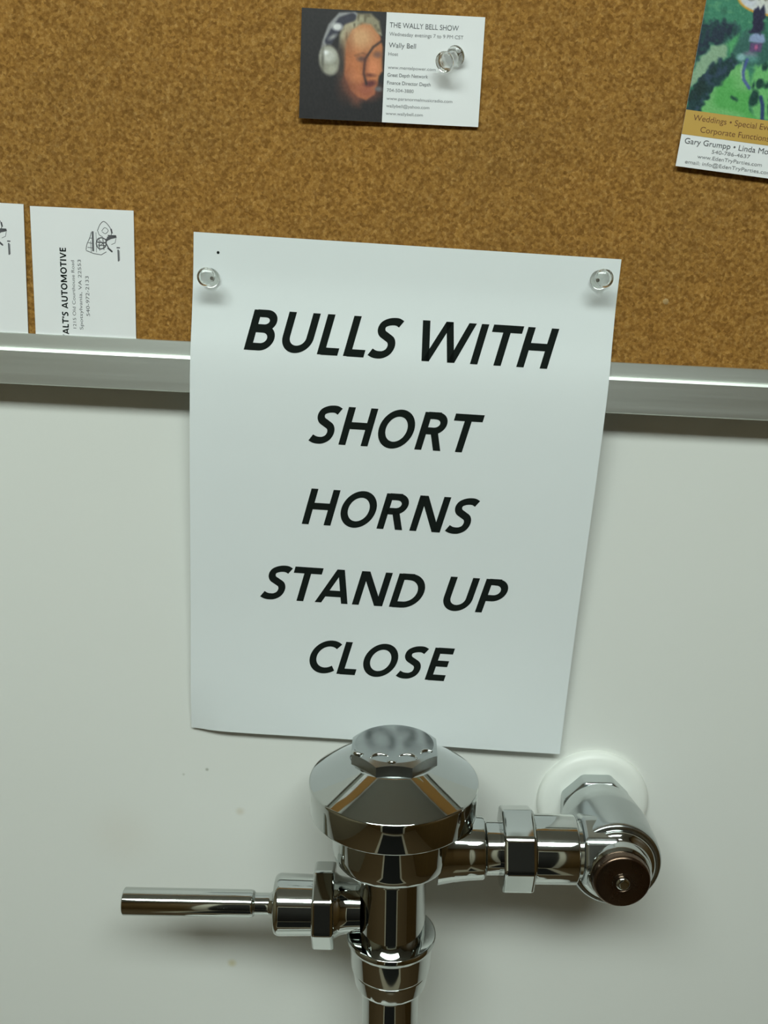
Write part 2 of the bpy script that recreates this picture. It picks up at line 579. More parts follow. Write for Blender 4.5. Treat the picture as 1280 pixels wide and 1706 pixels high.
HT = 1 - H
GLYPH = {
    'B': (.87, .68, [LN((H, 0), (H, 1)), LN((H, HT + .008), (.34, HT + .008), *arc(.34, .735, .205, .179, 90, -90), (H, .556)),
                     LN((H, .536), (.35, .536), *arc(.36, .314, .235, .222, 90, -90), (H, H - .002))]),
    'U': (.99, .79, [LN((H, 1), (H, .40), *arc(.395, .385, .30, .30, 180, 360), (.695, .40), (.695, 1))]),
    'L': (.66, .50, [LN((H, 1), (H, 0)), LN((H, H - .008), (.52, H - .008))]),
    'S': (.74, .62, [LN(*spline([(.59, .862), (.49, .910), (.38, .918), (.26, .895), (.155, .83), (.128, .72), (.18, .615), (.31, .535),
                                 (.44, .45), (.488, .32), (.45, .18), (.34, .098), (.22, .082), (.11, .098), (.005, .145)]))]),
    'W': (1.40, 1.36, [BAR(.10, 1, .36, 0), BAR(.36, 0, .69, 1, .19), BAR(.69, 1, 1.0, 0, .19), BAR(1.0, 0, 1.27, 1)]),
    'I': (.41, .19, [LN((H, 0), (H, 1))]),
    'T': (.77, .76, [LN((0, HT + .008), (.76, HT + .008)), LN((.38, 0), (.38, 1))]),
    'H': (.98, .78, [LN((H, 0), (H, 1)), LN((.686, 0), (.686, 1)), LN((H, .52), (.686, .52))]),
    'O': (1.05, .94, [LN(*arc(.47, .5, .375, .425, 0, 360, 48))]),
    'R': (.89, .70, [LN((H, 0), (H, 1)), LN((H, HT + .008), (.34, HT + .008), *arc(.34, .712, .225, .20, 90, -90), (H, .512)),
                     BAR(.37, .52, .60, 0, .21)]),
    'N': (1.02, .83, [LN((H, 0), (H, 1)), LN((.736, 0), (.736, 1)), BAR(.12, 1, .71, 0, .22)]),
    'A': (.94, .92, [BAR(.10, 0, .45, 1, .19), BAR(.82, 0, .47, 1, .19), LN((.24, .28), (.68, .28))]),
    'D': (.99, .82, [LN((H, 0), (H, 1)), LN((H, HT + .008), (.33, HT + .008), *arc(.33, .5, .395, .412, 90, -90), (H, H - .006))]),
    'P': (.83, .68, [LN((H, 0), (H, 1)), LN((H, HT + .008), (.33, HT + .008), *arc(.33, .675, .25, .235, 90, -90), (H, .44))]),
    'C': (.84, .74, [LN(*arc(.49, .5, .395, .42, 52, 308, 34))]),
    'E': (.77, .54, [LN((H, 0), (H, 1)), LN((H, HT + .008), (.54, HT + .008)), LN((H, .52), (.50, .52)), LN((H, H - .008), (.54, H - .008))]),
    'M': (1.25, 1.05, [LN((H, 0), (H, 1)), LN((.956, 0), (.956, 1)), BAR(.12, 1, .525, .08), BAR(.93, 1, .525, .08)]),
    'V': (.90, .88, [BAR(.10, 1, .44, 0), BAR(.78, 1, .44, 0)]),
    "'": (.30, .17, [LN((H, .68), (H, 1))]),
    ' ': (.38, 0, [])}


def stroke_quads(pts, wd):
    p = np.array(pts, float)
    keep = [0] + [i for i in range(1, len(p)) if np.linalg.norm(p[i] - p[i - 1]) > 1e-5]
    p = p[keep]
    d = np.diff(p, axis=0)
    d /= np.linalg.norm(d, axis=1)[:, None]
    nrm = np.stack([-d[:, 1], d[:, 0]], 1)
    closed = np.linalg.norm(p[0] - p[-1]) < 1e-4
    L, R = [], []
    for i in range(len(p)):
        n0 = nrm[i - 1] if i > 0 else (nrm[-1] if closed else nrm[0])
        n1 = nrm[i] if i < len(nrm) else (nrm[0] if closed else nrm[-1])
        m = n0 + n1
        m = m / max(1e-6, m @ m) * 2
        if np.linalg.norm(m) > 1.6:
            m = m / np.linalg.norm(m) * 1.6
        L.append(p[i] + m * wd / 2)
        R.append(p[i] - m * wd / 2)
    return [(L[i], R[i], R[i + 1], L[i + 1]) for i in range(len(p) - 1)]


def refine(quads, step):
    """cut long quads so that they follow the bend of the sheet"""
    out = []
    for q in quads:
        q = [np.array(k, float) for k in q]
        n = max(1, int(math.ceil(max(np.linalg.norm(q[3] - q[0]), np.linalg.norm(q[2] - q[1])) / step)))
        for i in range(n):
            t0, t1 = i / n, (i + 1) / n
            out.append((q[0] + (q[3] - q[0]) * t0, q[1] + (q[2] - q[1]) * t0, q[1] + (q[2] - q[1]) * t1, q[0] + (q[3] - q[0]) * t1))
    return out


def flat_letter(pts, fq):
    me = bpy.data.meshes.new('letter')
    me.from_pydata([tuple(p) for p in pts], [], fq)
    me.materials.append(M['ink'])
    o = bpy.data.objects.new('letter', me)
    COL.objects.link(o)
    o.parent = sign


CAP, SLANT, WD = 20.4, 0.232, 0.186
K = 0
for text, vb, u0, u1 in (('BULLS WITH', 56.6, 27.3, 188.2), ('SHORT', 103.0, 62.9, 153.7), ('HORNS', 148.4, 60.5, 155.6),
                         ('STAND UP', 194.0, 39.2, 177.3), ('CLOSE', 237.6, 65.6, 149.6)):
    adv = sum(GLYPH[c][0] for c in text)
    g0, g1 = GLYPH[text[0]], GLYPH[text[-1]]
    # ink runs from the first letter's foot to the last letter's slanted top
    ink = adv - (g0[0] - g0[1]) / 2 - (g1[0] - g1[1]) / 2 + SLANT
    sx = (u1 - u0) / (ink * CAP)
    x = -(g0[0] - g0[1]) / 2
    for c in text:
        a, iw, st = GLYPH[c]
        quads = []
        for s in st:
            if s[0] == 's':
                quads += stroke_quads(s[1], WD)
            else:
                _, xa, ya, xb, yb, wd = s
                wd *= 0.94
                quads.append(((xa - wd / 2, ya), (xa + wd / 2, ya), (xb + wd / 2, yb), (xb - wd / 2, yb)))
        quads = refine(quads, 0.12)
        x0 = x + (a - iw) / 2
        x += a
        if not quads:
            continue
        q = np.array(quads).reshape(-1, 2)
        u = u0 + (q[:, 0] + x0 + q[:, 1] * SLANT) * CAP * sx
        vq = vb - q[:, 1] * CAP
        K += 1
        pts = paper_pt(u, vq, 0.22)
        fq = []
        for i in range(len(quads)):
            a0, b0, c0 = (pts[4 * i + j] for j in range(3))
            up = np.cross(b0 - a0, c0 - a0)[1] < 0          # facing the room
            fq.append(tuple(range(4 * i, 4 * i + 4)) if up else tuple(range(4 * i + 3, 4 * i - 1, -1)))
        flat_letter(pts, fq)
# pin prick and frayed nick on the sheet
q = [(12.5 + 0.75 * math.cos(t), 9.3 + 0.75 * math.sin(t)) for t in np.linspace(0, 2 * math.pi, 9)[:-1]]
mesh_obj('pin_hole', paper_pt(np.array([a for a, b in q]), np.array([b for a, b in q]), 0.25), [tuple(range(8))], M['ink'], sign)


# ------------------------------------------------------------------ small print
def text_part(name, s, w, h, mat, parent, x, z, rot=0.0, y=-0.00035, bold=0.0, align='L'):
    """flat lettering fitted to width w and height h (mm); x, z = left (or centre) of the baseline in the parent"""
    cu = bpy.data.curves.new('tmp', 'FONT')
    cu.body = s
    cu.offset = bold
    ob = bpy.data.objects.new('tmp', cu)
    COL.objects.link(ob)
    dg = bpy.context.evaluated_depsgraph_get()
    me = bpy.data.meshes.new_from_object(ob.evaluated_get(dg))
    bpy.data.objects.remove(ob, do_unlink=True)
    co = np.array([v.co[:] for v in me.vertices])
    x0, x1 = co[:, 0].min(), co[:, 0].max()
    sx, sz = w * MM / (x1 - x0), h * MM / 0.70
    X = (co[:, 0] - x0) * sx - (w * MM / 2 if align == 'C' else 0)
    Z = co[:, 1] * sz
    c, sn = math.cos(rot), math.sin(rot)
    for i, vt in enumerate(me.vertices):
        vt.co = (x * MM + X[i] * c - Z[i] * sn, y, z * MM + X[i] * sn + Z[i] * c)
    me.name = name
    me.materials.clear()
    me.materials.append(mat)
    o = bpy.data.objects.new(name, me)
    COL.objects.link(o)
    o.parent = parent
    return o


def picture(name, x0, z0, w, h, nx, nz, func, parent, y=-0.0003):
    """flat printed picture: fine grid coloured by func(a, b) with a to the right and b downwards, 0..1"""
    A, B = np.meshgrid(np.linspace(0, 1, nx + 1), np.linspace(0, 1, nz + 1))
    rgb = s2l(np.clip(func(A.ravel(), B.ravel()), 0, 255))
    v = [((x0 + a * w) * MM, y, (z0 - b * h) * MM) for a, b in zip(A.ravel(), B.ravel())]
    f = []
    for i in range(nz):
        for j in range(nx):
            k = i * (nx + 1) + j
            f.append((k, k + nx + 1, k + nx + 2, k + 1))
    me = bpy.data.meshes.new(name)
    me.from_pydata(v, [], f)
    at = me.color_attributes.new('ink', 'FLOAT_COLOR', 'POINT')
    at.data.foreach_set('color', np.concatenate([rgb, np.ones((len(rgb), 1))], 1).astype(np.float32).ravel())
    me.materials.append(M['print'])
    o = bpy.data.objects.new(name, me)
    COL.objects.link(o)
    o.parent = parent
    return o


def sm(d, e):                       # soft edge: 1 inside (d<0), 0 outside
    return np.clip(0.5 - d / (2 * e), 0, 1)


def lay(img, mask, col):
    return img * (1 - mask[:, None]) + np.array(col, float)[None] * mask[:, None]


def ell(a, b, cx, cy, rx, ry, rot=0.0):
    c, s = math.cos(rot), math.sin(rot)
    x, y = a - cx, b - cy
    X, Y = x * c + y * s, -x * s + y * c
    return (np.sqrt((X / rx) ** 2 + (Y / ry) ** 2) - 1) * min(rx, ry)


def poly(a, b, pts):
    """signed distance to a polygon"""
    P = np.array(pts, float)
    d = np.full(a.shape, 1e9)
    ins = np.zeros(a.shape, bool)
    for i in range(len(P)):
        p, q = P[i], P[(i + 1) % len(P)]
        e = q - p
        t = np.clip(((a - p[0]) * e[0] + (b - p[1]) * e[1]) / (e @ e + 1e-12), 0, 1)
        d = np.minimum(d, np.hypot(a - p[0] - t * e[0], b - p[1] - t * e[1]))
        c = ((p[1] > b) != (q[1] > b)) & (a < (q[0] - p[0]) * (b - p[1]) / (q[1] - p[1] + 1e-12) + p[0])
        ins ^= c
    return np.where(ins, -d, d)


def seg(a, b, pts, wd):
    d = np.full(a.shape, 1e9)
    for p, q in zip(pts, pts[1:]):
        p, q = np.array(p, float), np.array(q, float)
        e = q - p
        t = np.clip(((a - p[0]) * e[0] + (b - p[1]) * e[1]) / (e @ e + 1e-12), 0, 1)
        d = np.minimum(d, np.hypot(a - p[0] - t * e[0], b - p[1] - t * e[1]))
    return d - wd


def vnoise(a, b, s, seed=0):
    x, y = a * s, b * s
    i, j = np.floor(x), np.floor(y)
    fx, fy = x - i, y - j
    fx, fy = fx * fx * (3 - 2 * fx), fy * fy * (3 - 2 * fy)

    def h(u, v):
        k = np.sin(u * 127.1 + v * 311.7 + seed * 74.7) * 43758.5453
        return k - np.floor(k)
    return (h(i, j) * (1 - fx) + h(i + 1, j) * fx) * (1 - fy) + (h(i, j + 1) * (1 - fx) + h(i + 1, j + 1) * fx) * fy


# ------------------------------------------------------------------ card with a portrait
def portrait(a, b):
    # a 0..1 across 495 units, b 0..1 down 650 units of the picture
    x, y = 75 + a * 495, 55 + b * 650
    img = np.tile(np.array([34., 31., 33.]), (len(a), 1))
    e = 9
    n = vnoise(a, b, 14, 1)
    neck = poly(x, y, [(330, 420), (420, 470), (450, 560), (430, 620), (390, 610), (350, 520)])
    img = lay(img, sm(neck, 22) * .75, (120, 72, 55))
    face = poly(x, y, [(318, 230), (345, 150), (430, 110), (505, 130), (540, 200), (556, 260), (556, 330), (560, 400), (540, 430), (536, 470),
                       (520, 540), (470, 578), (420, 560), (375, 520), (340, 450), (318, 350)])
    img = lay(img, sm(face, 7), (190, 118, 74))
    img = lay(img, sm(ell(x, y, 420, 210, 80, 70), 40) * .75, (226, 180, 134))
    img = lay(img, sm(ell(x, y, 380, 400, 50, 90), 45) * .55, (208, 122, 76))
    img = lay(img, sm(ell(x, y, 470, 520, 70, 50), 35) * .75, (158, 84, 66))
    img = lay(img, sm(ell(x, y, 350, 490, 40, 70), 40) * .7, (110, 62, 48))
    img = lay(img, sm(ell(x, y, 505, 385, 36, 52), 18) * .9, (224, 140, 96))      # nose
    img = lay(img, sm(ell(x, y, 485, 428, 32, 10), 8) * .8, (96, 48, 40))
    img = lay(img, sm(ell(x, y, 436, 335, 26, 15), 10) * .85, (92, 70, 66))       # eyes
    img = lay(img, sm(ell(x, y, 528, 305, 24, 18), 10) * .75, (110, 80, 74))
    img = lay(img, sm(seg(x, y, [(395, 318), (440, 300), (470, 312)], 5), 6) * .6, (120, 80, 58))
    img = lay(img, sm(ell(x, y, 490, 478, 34, 17, -.25), 9) * .9, (98, 46, 50))   # mouth
    hair = poly(x, y, [(300, 300), (300, 200), (335, 120), (400, 72), (480, 70), (530, 110), (545, 190), (520, 175), (480, 130), (430, 128),
                       (370, 165), (345, 220), (330, 320)])
    img = lay(img, sm(hair, 9), (150, 142, 116))
    hh = sm(hair, 9) * np.clip((n - .45) * 3, 0, 1)
    img = lay(img, hh * .7, (196, 190, 164))
    img = lay(img, sm(hair, 9) * np.clip((vnoise(a, b, 24, 5) - .6) * 3, 0, 1) * .8, (104, 94, 74))
    band = seg(x, y, [(385, 78), (300, 85), (245, 150), (215, 240), (205, 300)], 14)
    img = lay(img, sm(band, 6), (150, 150, 152))
    band2 = seg(x, y, [(370, 95), (310, 120), (265, 190), (240, 240)], 24)
    img = lay(img, sm(band2, 7), (56, 56, 70))
    img = lay(img, sm(ell(x, y, 285, 155, 30, 22), 9), (222, 222, 222))
    img = lay(img, sm(ell(x, y, 260, 215, 26, 12, -.6), 8), (150, 150, 150))
    img = lay(img, sm(ell(x, y, 310, 350, 26, 100), 10), (62, 54, 50))
    img = lay(img, sm(ell(x, y, 243, 352, 60, 90, -.12), 8), (150, 148, 134))     # ear cup
    img = lay(img, sm(ell(x, y, 238, 325, 44, 42), 16) * .9, (206, 206, 198))
    img = lay(img, sm(ell(x, y, 222, 308, 14, 12), 8), (246, 246, 246))
    img = lay(img, sm(ell(x, y, 262, 405, 28, 26), 14) * .8, (182, 180, 164))
    img = lay(img, sm(ell(x, y, 205, 352, 8, 60), 7) * .7, (80, 78, 70))
    img = lay(img, sm(seg(x, y, [(560, 215), (500, 262), (455, 335), (450, 420), (468, 480)], 6), 6) * .9, (44, 34, 36))
    img = lay(img, sm(ell(x, y, 542, 508, 20, 14), 8), (110, 108, 112))
    img = lay(img, sm(ell(x, y, 352, 260, 26, 80), 22) * .55, (150, 92, 60))
    img = lay(img, sm(ell(x, y, 455, 372, 18, 60), 16) * .45, (132, 66, 48))
    img = lay(img, sm(ell(x, y, 400, 440, 34, 30), 24) * .6, (216, 136, 92))
    img += ((vnoise(a, b, 60, 9) - .5) * 10)[:, None]
    return img


def slab(name, w, h, t, mat, parent, rr=0.0, curl=None):
    """thin sheet standing in x-z, front at y = -t; curl(x, z) -> extra mm towards the viewer"""
    nx, nz = 10, 14
    v, f = [], []
    for side in (0, 1):
        for i in range(nz + 1):
            for j in range(nx + 1):
                x, z = -w / 2 + w * j / nx, h / 2 - h * i / nz
                yy = (curl(x, z) if curl else 0)
                v.append((x * MM, -(yy + (t if side == 0 else 0)) * MM, z * MM))
    n = (nx + 1) * (nz + 1)
    for i in range(nz):
        for j in range(nx):
            a = i * (nx + 1) + j
            q = (a, a + 1, a + nx + 2, a + nx + 1)
            f.append(q)
            f.append(tuple(n + k for k in reversed(q)))
    rim = [j for j in range(nx + 1)] + [i * (nx + 1) + nx for i in range(1, nz + 1)] + \
          [nz * (nx + 1) + j for j in range(nx - 1, -1, -1)] + [i * (nx + 1) for i in range(nz - 1, 0, -1)]
    for a, b in zip(rim, rim[1:] + rim[:1]):
        f.append((a, b, n + b, n + a))
    return mesh_obj(name, v, f, mat, parent, smooth=True, angle=40)


CW, CH = 87.4, 49.2
c1 = empty('business_card', (-0.0070, CORK_Y - 0.0016, 1.5410), (rad(-1.5), 0, rad(0.8)))
tag(c1, 'business card with a photo of a man wearing headphones, pinned to the cork', 'business card')
slab('card_stock', CW, CH, 0.3, M['card'], c1)
picture('portrait_photo', -CW / 2, CH / 2, CW * 0.462, CH, 110, 130, portrait, c1, -0.00040)
TX = -CW / 2 + CW * 0.462 + 1.7
for s, dz, w_, h_, m_ in (('THE WALLY BELL SHOW', 6.6, 33, 2.3, 'grey_ink'), ('Wednesday evenings 7 to 9 PM CST', 10.2, 35.5, 1.6, 'soft_ink'),
                          ('Wally Bell', 15.4, 13, 2.2, 'grey_ink'), ('Host', 19.0, 4.7, 1.5, 'soft_ink'),
                          ('www.mentalpower.com', 24.9, 23, 1.4, 'soft_ink'), ('Great Depth Network', 28.4, 19.5, 1.6, 'grey_ink'),
                          ('Finance Director Depth', 31.9, 21, 1.6, 'grey_ink'), ('704-504-3880', 35.2, 13, 1.5, 'soft_ink'),
                          ('www.paranormalmusicradio.com', 38.9, 32, 1.4, 'soft_ink'), ('wallybell@yahoo.com', 42.2, 21, 1.4, 'soft_ink'),
                          ('www.wallybell.com', 45.7, 18, 1.4, 'soft_ink')):
    text_part('lettering', s, w_, h_, M[m_], c1, TX, CH / 2 - dz, y=-0.00042, bold=0.0)


# ------------------------------------------------------------------ tucked repair shop cards
def sketch(parent):
    """line drawing printed sideways in the corner of the card (mm from the card's top left corner)"""
    def P(pts):
        return [((q[0] - 112) * .0477, (q[1] - 95) * .0452) for q in pts]
    lines = [(P(spline([(690, 540), (700, 480), (735, 400), (750, 345)])), .35), (P([(765, 335), (765, 550)]), .95),
             (P([(800, 345), (800, 560)]), .22), (P(spline([(815, 330), (845, 260), (885, 225), (930, 260), (965, 320), (960, 370)])), .35),
             (P(spline([(860, 330), (895, 290), (930, 320), (900, 355), (865, 335)])), .28), (P([(690, 545), (770, 575), (850, 585), (905, 550)]), .35),
             (P(spline([(810, 420), (860, 400), (905, 430), (890, 500), (830, 520), (800, 470), (815, 420)])), .55),
             (P([(810, 450), (905, 455)]), .55), (P([(815, 480), (895, 485)]), .45), (P([(830, 400), (835, 540)]), .35),
             (P([(870, 395), (880, 530)]), .4), (P([(900, 430), (940, 400), (1015, 380)]), 1.25), (P([(925, 375), (1010, 375)]), .8),
             (P([(930, 385), (935, 420)]), 1.5), (P([(905, 460), (935, 520), (970, 550)]), .6), (P([(920, 505), (965, 545)]), .9),
             (P([(1010, 400), (1000, 450), (960, 470)]), .25), (P([(735, 410), (760, 410)]), .3), (P([(715, 460), (760, 465)]), .3),
             (P([(705, 510), (760, 515)]), .3), (P(spline([(820, 330), (835, 370), (870, 390)])), .3), (P([(960, 300), (970, 350)]), .8),
             (P([(1015, 500), (1050, 500)]), .6), (P([(1030, 520), (1032, 648)]), .7), (P([(1043, 530), (1043, 640)]), .3),
             (P([(840, 430), (900, 500)]), .3), (P([(820, 500), (900, 440)]), .3), (P([(740, 440), (745, 560)]), .25)]
    v, f = [], []
    for pts, wd in lines:
        for q in stroke_quads(pts, wd):
            k = len(v)
            v += [((x - 26) * MM, -0.00034, (43.5 - z) * MM) for x, z in q]
            f.append((k, k + 1, k + 2, k + 3))
    mesh_obj('drawing', v, f, M['grey_ink'], parent)


def shop_card(loc, roty, label):
    c = empty('business_card', loc, (rad(-0.08), roty, 0))
    tag(c, label, 'business card', 'repair shop cards tucked in the board rail')
    slab('card_stock', 52.0, 87.0, 0.3, M['card'], c, curl=lambda x, z: 0.0)
    up = rad(90)
    for s, x, zb, w_, h_, m_, bo in (('1215 Old Courthouse Road', 21.2, 59.5, 34, 1.6, 'grey_ink', 0),
                                     ('Spotsylvania, VA 22553', 24.7, 60.0, 35, 1.7, 'grey_ink', 0), ('540-972-2133', 28.4, 53.0, 20, 1.8, 'grey_ink', .0)):
        text_part('lettering', s, w_, h_, M[m_], c, -26 + x, 43.5 - zb, up, -0.00034, bo)
    word, x, v, f = "WALT'S AUTOMOTIVE", 0.0, [], []
    k = 48.5 / sum(GLYPH[ch][0] for ch in word)
    for ch in word:
        ad, iw, st = GLYPH[ch]
        for s_ in st:
            if s_[0] == 's':
                qs = stroke_quads(s_[1], 0.2)
            else:
                _, xa, ya, xb, yb, wd = s_
                qs = [((xa - wd / 2, ya), (xa + wd / 2, ya), (xb + wd / 2, yb), (xb - wd / 2, yb))]
            for q in qs:
                n = len(v)
                v += [((-26 + 17.3 - p[1] * 3.2) * MM, -0.00034, (43.5 - 67.6 + (x + (ad - iw) / 2 + p[0]) * k) * MM) for p in q]
                f.append((n, n + 1, n + 2, n + 3))
        x += ad
    mesh_obj('shop_name', v, f, M['ink'], c)
    sketch(c)
    return c


shop_card((-0.1586, CORK_Y - 0.0008, 1.4695 - 0.0435), rad(-0.2), 'white repair shop card tucked behind the rail, standing next to the paper sign')
shop_card((-0.2143, CORK_Y - 0.0008, 1.4703 - 0.0435), rad(0.4), 'white repair shop card tucked behind the rail, farther from the paper sign')


# ------------------------------------------------------------------ garden card
def garden(a, b):
    # units of the zoomed crop, unrotated: 0..770 across, 0..1175 down from the card's top (visible from about 180)
    x, y = a * 957, b * 1187
    n1, n2, n3 = vnoise(a, b * 1.3, 11, 2), vnoise(a, b * 1.3, 30, 3), vnoise(a, b * 1.3, 6, 4)
    img = np.tile(np.array([58., 128., 100.]), (len(a), 1))
    img = lay(img, np.clip((n1 - .45) * 4, 0, 1) * .7, (44, 100, 80))
    img = lay(img, np.clip((n2 - .6) * 4, 0, 1) * .6, (92, 156, 116))
    sw, sv = (n1 - .5) * 70 + (n2 - .5) * 50, (n3 - .5) * 50 + (n2 - .5) * 60
    mid = poly(x + sw, y + sv, [(200, 560), (420, 480), (620, 500), (957, 420), (957, 800), (600, 760), (380, 790), (280, 700)])
    img = lay(img, sm(mid, 40) * .8, (52, 96, 92))
    dark = poly(x + sw, y + sv, [(-40, 446), (60, 430), (180, 392), (290, 440), (300, 520), (227, 625), (107, 642), (20, 784), (-40, 830)])
    img = lay(img, sm(dark, 26) * .95, (26, 42, 62))
    img = lay(img, sm(dark, 26) * np.clip((n2 - .55) * 4, 0, 1) * .6, (24, 74, 66))
    lawn = poly(x + sw * .4, y + sv * .3, [(117, 640), (255, 605), (262, 700), (176, 783), (20, 984), (-30, 1000), (-20, 867), (25, 780)])
    img = lay(img, sm(lawn, 14), (140, 172, 142))
    img = lay(img, sm(poly(x + sw * .3, y, [(250, 600), (330, 500), (350, 560), (300, 700)]), 18) * .9, (84, 168, 104))
    right = poly(x + sw * .3, y + sv * .4, [(540, 740), (700, 700), (957, 680), (957, 1187), (640, 1187), (520, 940)])
    img = lay(img, sm(right, 20), (112, 186, 112))
    lawn2 = poly(x + sw * .3, y + sv * .3, [(120, 1200), (197, 1000), (344, 799), (419, 760), (480, 800), (537, 942), (570, 1107), (685, 1200)])
    img = lay(img, sm(lawn2, 14), (88, 170, 88))
    img = lay(img, sm(lawn2, 14) * np.clip((n3 - .4) * 3, 0, 1) * .7, (128, 190, 122))
    hedge = poly(x + sw * .7, y + sv * .6, [(-40, 1200), (12, 1055), (133, 828), (218, 736), (324, 690), (390, 760), (279, 888), (194, 1030), (110, 1200)])
    img = lay(img, sm(hedge, 16), (26, 58, 62))
    img = lay(img, sm(hedge, 16) * np.clip((n2 - .5) * 4, 0, 1) * .7, (52, 70, 96))
    img = lay(img, sm(hedge, 16) * np.clip((n1 - .55) * 4, 0, 1) * .7, (18, 44, 40))
    img = lay(img, sm(poly(x + sw * .3, y, [(460, 500), (500, 470), (580, 480), (600, 530), (560, 560), (455, 550)]), 10), (142, 160, 196))
    img = lay(img, sm(poly(x, y, [(460, 560), (570, 550), (570, 625), (465, 640)]), 10), (96, 74, 116))
    img = lay(img, sm(ell(x, y, 520, 592, 16, 22), 7), (176, 96, 140))
    img = lay(img, sm(ell(x, y, 480, 660, 60, 26), 12) * .8, (130, 126, 150))
    img = lay(img, sm(ell(x, y, 405, 690, 40, 30), 12) * .9, (150, 192, 196))
    img = lay(img, sm(ell(x, y, 500, 690, 60, 30), 14) * .7, (96, 156, 148))
    tree = poly(x + sw * .5, y + sv * .4, [(425, 275), (450, 250), (480, 280), (520, 240), (540, 300), (565, 450), (540, 490), (440, 490), (440, 400)])
    path = seg(x, y, [(462, 705), (452, 760), (448, 815), (466, 872), (530, 935)], 14)
    img = lay(img, sm(path, 8) * .95, (78, 96, 156))
    img = lay(img, sm(seg(x, y, [(430, 730), (425, 800), (445, 860)], 7), 6) * .7, (170, 198, 176))
    img = lay(img, sm(seg(x, y, [(650, 1000), (680, 1060), (705, 1187)], 17), 8), (46, 70, 112))
    for cx, cy, rx, ry in ((416, 1034, 24, 16), (627, 880, 40, 40), (710, 885, 46, 30), (600, 1010, 52, 78), (760, 1040, 40, 90), (640, 740, 36, 36),
                           (560, 905, 16, 30), (860, 900, 60, 50), (880, 1080, 50, 70)):
        img = lay(img, sm(ell(x + sw * .5, y + sv * .4, cx, cy, rx, ry), 12), (24, 66, 58))
    oval = ell(x, y, 565, 200, 275, 108)
    img = lay(img, sm(ell(x, y, 565, 200, 298, 126), 5), (214, 160, 64))
    img = lay(img, sm(oval, 5), (210, 212, 206))
    img = lay(img, sm(ell(x, y, 380, 240, 60, 40), 40) * sm(oval, 5) * .6, (200, 204, 232))
    img = lay(img, sm(tree, 10), (34, 34, 64))
    # flowing script across the oval
    img = lay(img, sm(seg(x, y, spline([(350, 160), (390, 130), (400, 190), (370, 215), (420, 205), (450, 150), (460, 205), (500, 165), (520, 205), (560, 160),
                                        (580, 210), (640, 150), (660, 205), (720, 165), (760, 200)]), 5), 5) * .8, (104, 100, 92))
    img += ((vnoise(a, b * 1.3, 80, 8) - .5) * 20)[:, None]
    return img


GW, GH = 50.8, 88.9
ga = rad(4.6)
gx, gz = 134.5, 1502.9
gcx = gx + GW / 2 * math.cos(ga) + GH / 2 * math.sin(ga)
gcz = gz - GW / 2 * math.sin(ga) + GH / 2 * math.cos(ga)
c2 = empty('business_card', (gcx * MM, CORK_Y - 0.0016, gcz * MM), (rad(-1.6), ga, 0))
tag(c2, 'tall business card with an aerial garden picture above gold and white bands', 'business card')
slab('card_stock', GW, GH, 0.3, M['card'], c2)
picture('garden_picture', -GW / 2, GH / 2, GW, 62.8, 110, 140, garden, c2, -0.00040)
v, f = box_geo(-GW / 2 * MM, GW / 2 * MM, -0.00040, -0.00031, (-GH / 2 + 14.9) * MM, (-GH / 2 + 26.1) * MM)
mesh_obj('gold_band', v, f, M['gold'], c2)
for s, zb, w_, h_, m_, bo in (('Weddings • Special Events', 21.7, 43, 2.7, 'brown_ink', .0), ('Corporate Functions', 16.7, 34, 2.7, 'brown_ink', .0),
                              ('Gary Grumpp • Linda Morris', 10.9, 47, 2.6, 'grey_ink', .0), ('540-786-4637', 7.9, 19, 1.7, 'soft_ink', .0),
                              ('www.EdenTryParties.com', 4.9, 32, 1.7, 'soft_ink', .0), ('email: info@EdenTryParties.com', 1.8, 43, 1.7, 'soft_ink', .0)):
    text_part('lettering', s, w_, h_, M[m_], c2, 0.3, -GH / 2 + zb, 0, -0.00045, bo, 'C')


# ------------------------------------------------------------------ push pins
def pushpin(loc, rot, label):
    """local -y is the direction away from the board; origin where the pin's shoulder meets the paper"""
    r = empty('pushpin', loc, rot)
    tag(r, label, 'pushpin')
    lathe('grip', rounded([(-1.0, 1.2), (-1.2, 4.3), (-2.4, 4.9), (-3.4, 4.4), (-4.4, 2.9), (-9.0, 2.5), (-11.2, 3.2), (-12.4, 4.6), (-13.8, 4.8),
                           (-14.6, 4.0)], 0.7), 'y', M['clear'], r, n=40, angle=60)
    lathe('needle', [(8, 0.1), (5, 0.5), (-1.1, 0.5)], 'y', M['steel'], r, n=12)
    return r


def on_paper(px, pz):
    """surface depth of the sheet under a world point (mm)"""
    dx, dz = px - 5.4, pz - 1459.2
    u = PW / 2 + dx * math.cos(P_ROT) - dz * math.sin(P_ROT)
    vv_ = -(dx * math.sin(P_ROT) + dz * math.cos(P_ROT))
    return float(paper_pt(np.array([u]), np.array([vv_]), 0.12)[0, 1])


pushpin((-0.0938, on_paper(-93.8, 1438.6), 1.4386), (rad(-3), 0, rad(1)), 'clear pushpin in the sign corner beside the pin hole')
pushpin((0.1030, on_paper(103, 1447), 1.4470), (rad(-4), 0, rad(-1)), 'clear pushpin in the sign corner without a pin hole')
pushpin((0.0247, CORK_Y - 0.0016, 1.5485), (rad(24), 0, rad(-32)), 'tilted clear pushpin holding the headphones portrait card')

# ------------------------------------------------------------------ flush valve
FV = empty('flush_valve', (0.0135, -0.058, 1.146), (0, rad(-2.0), 0))
tag(FV, 'chrome flush valve with a side lever, mounted below the paper sign', 'flush valve')
CR = M['chrome']


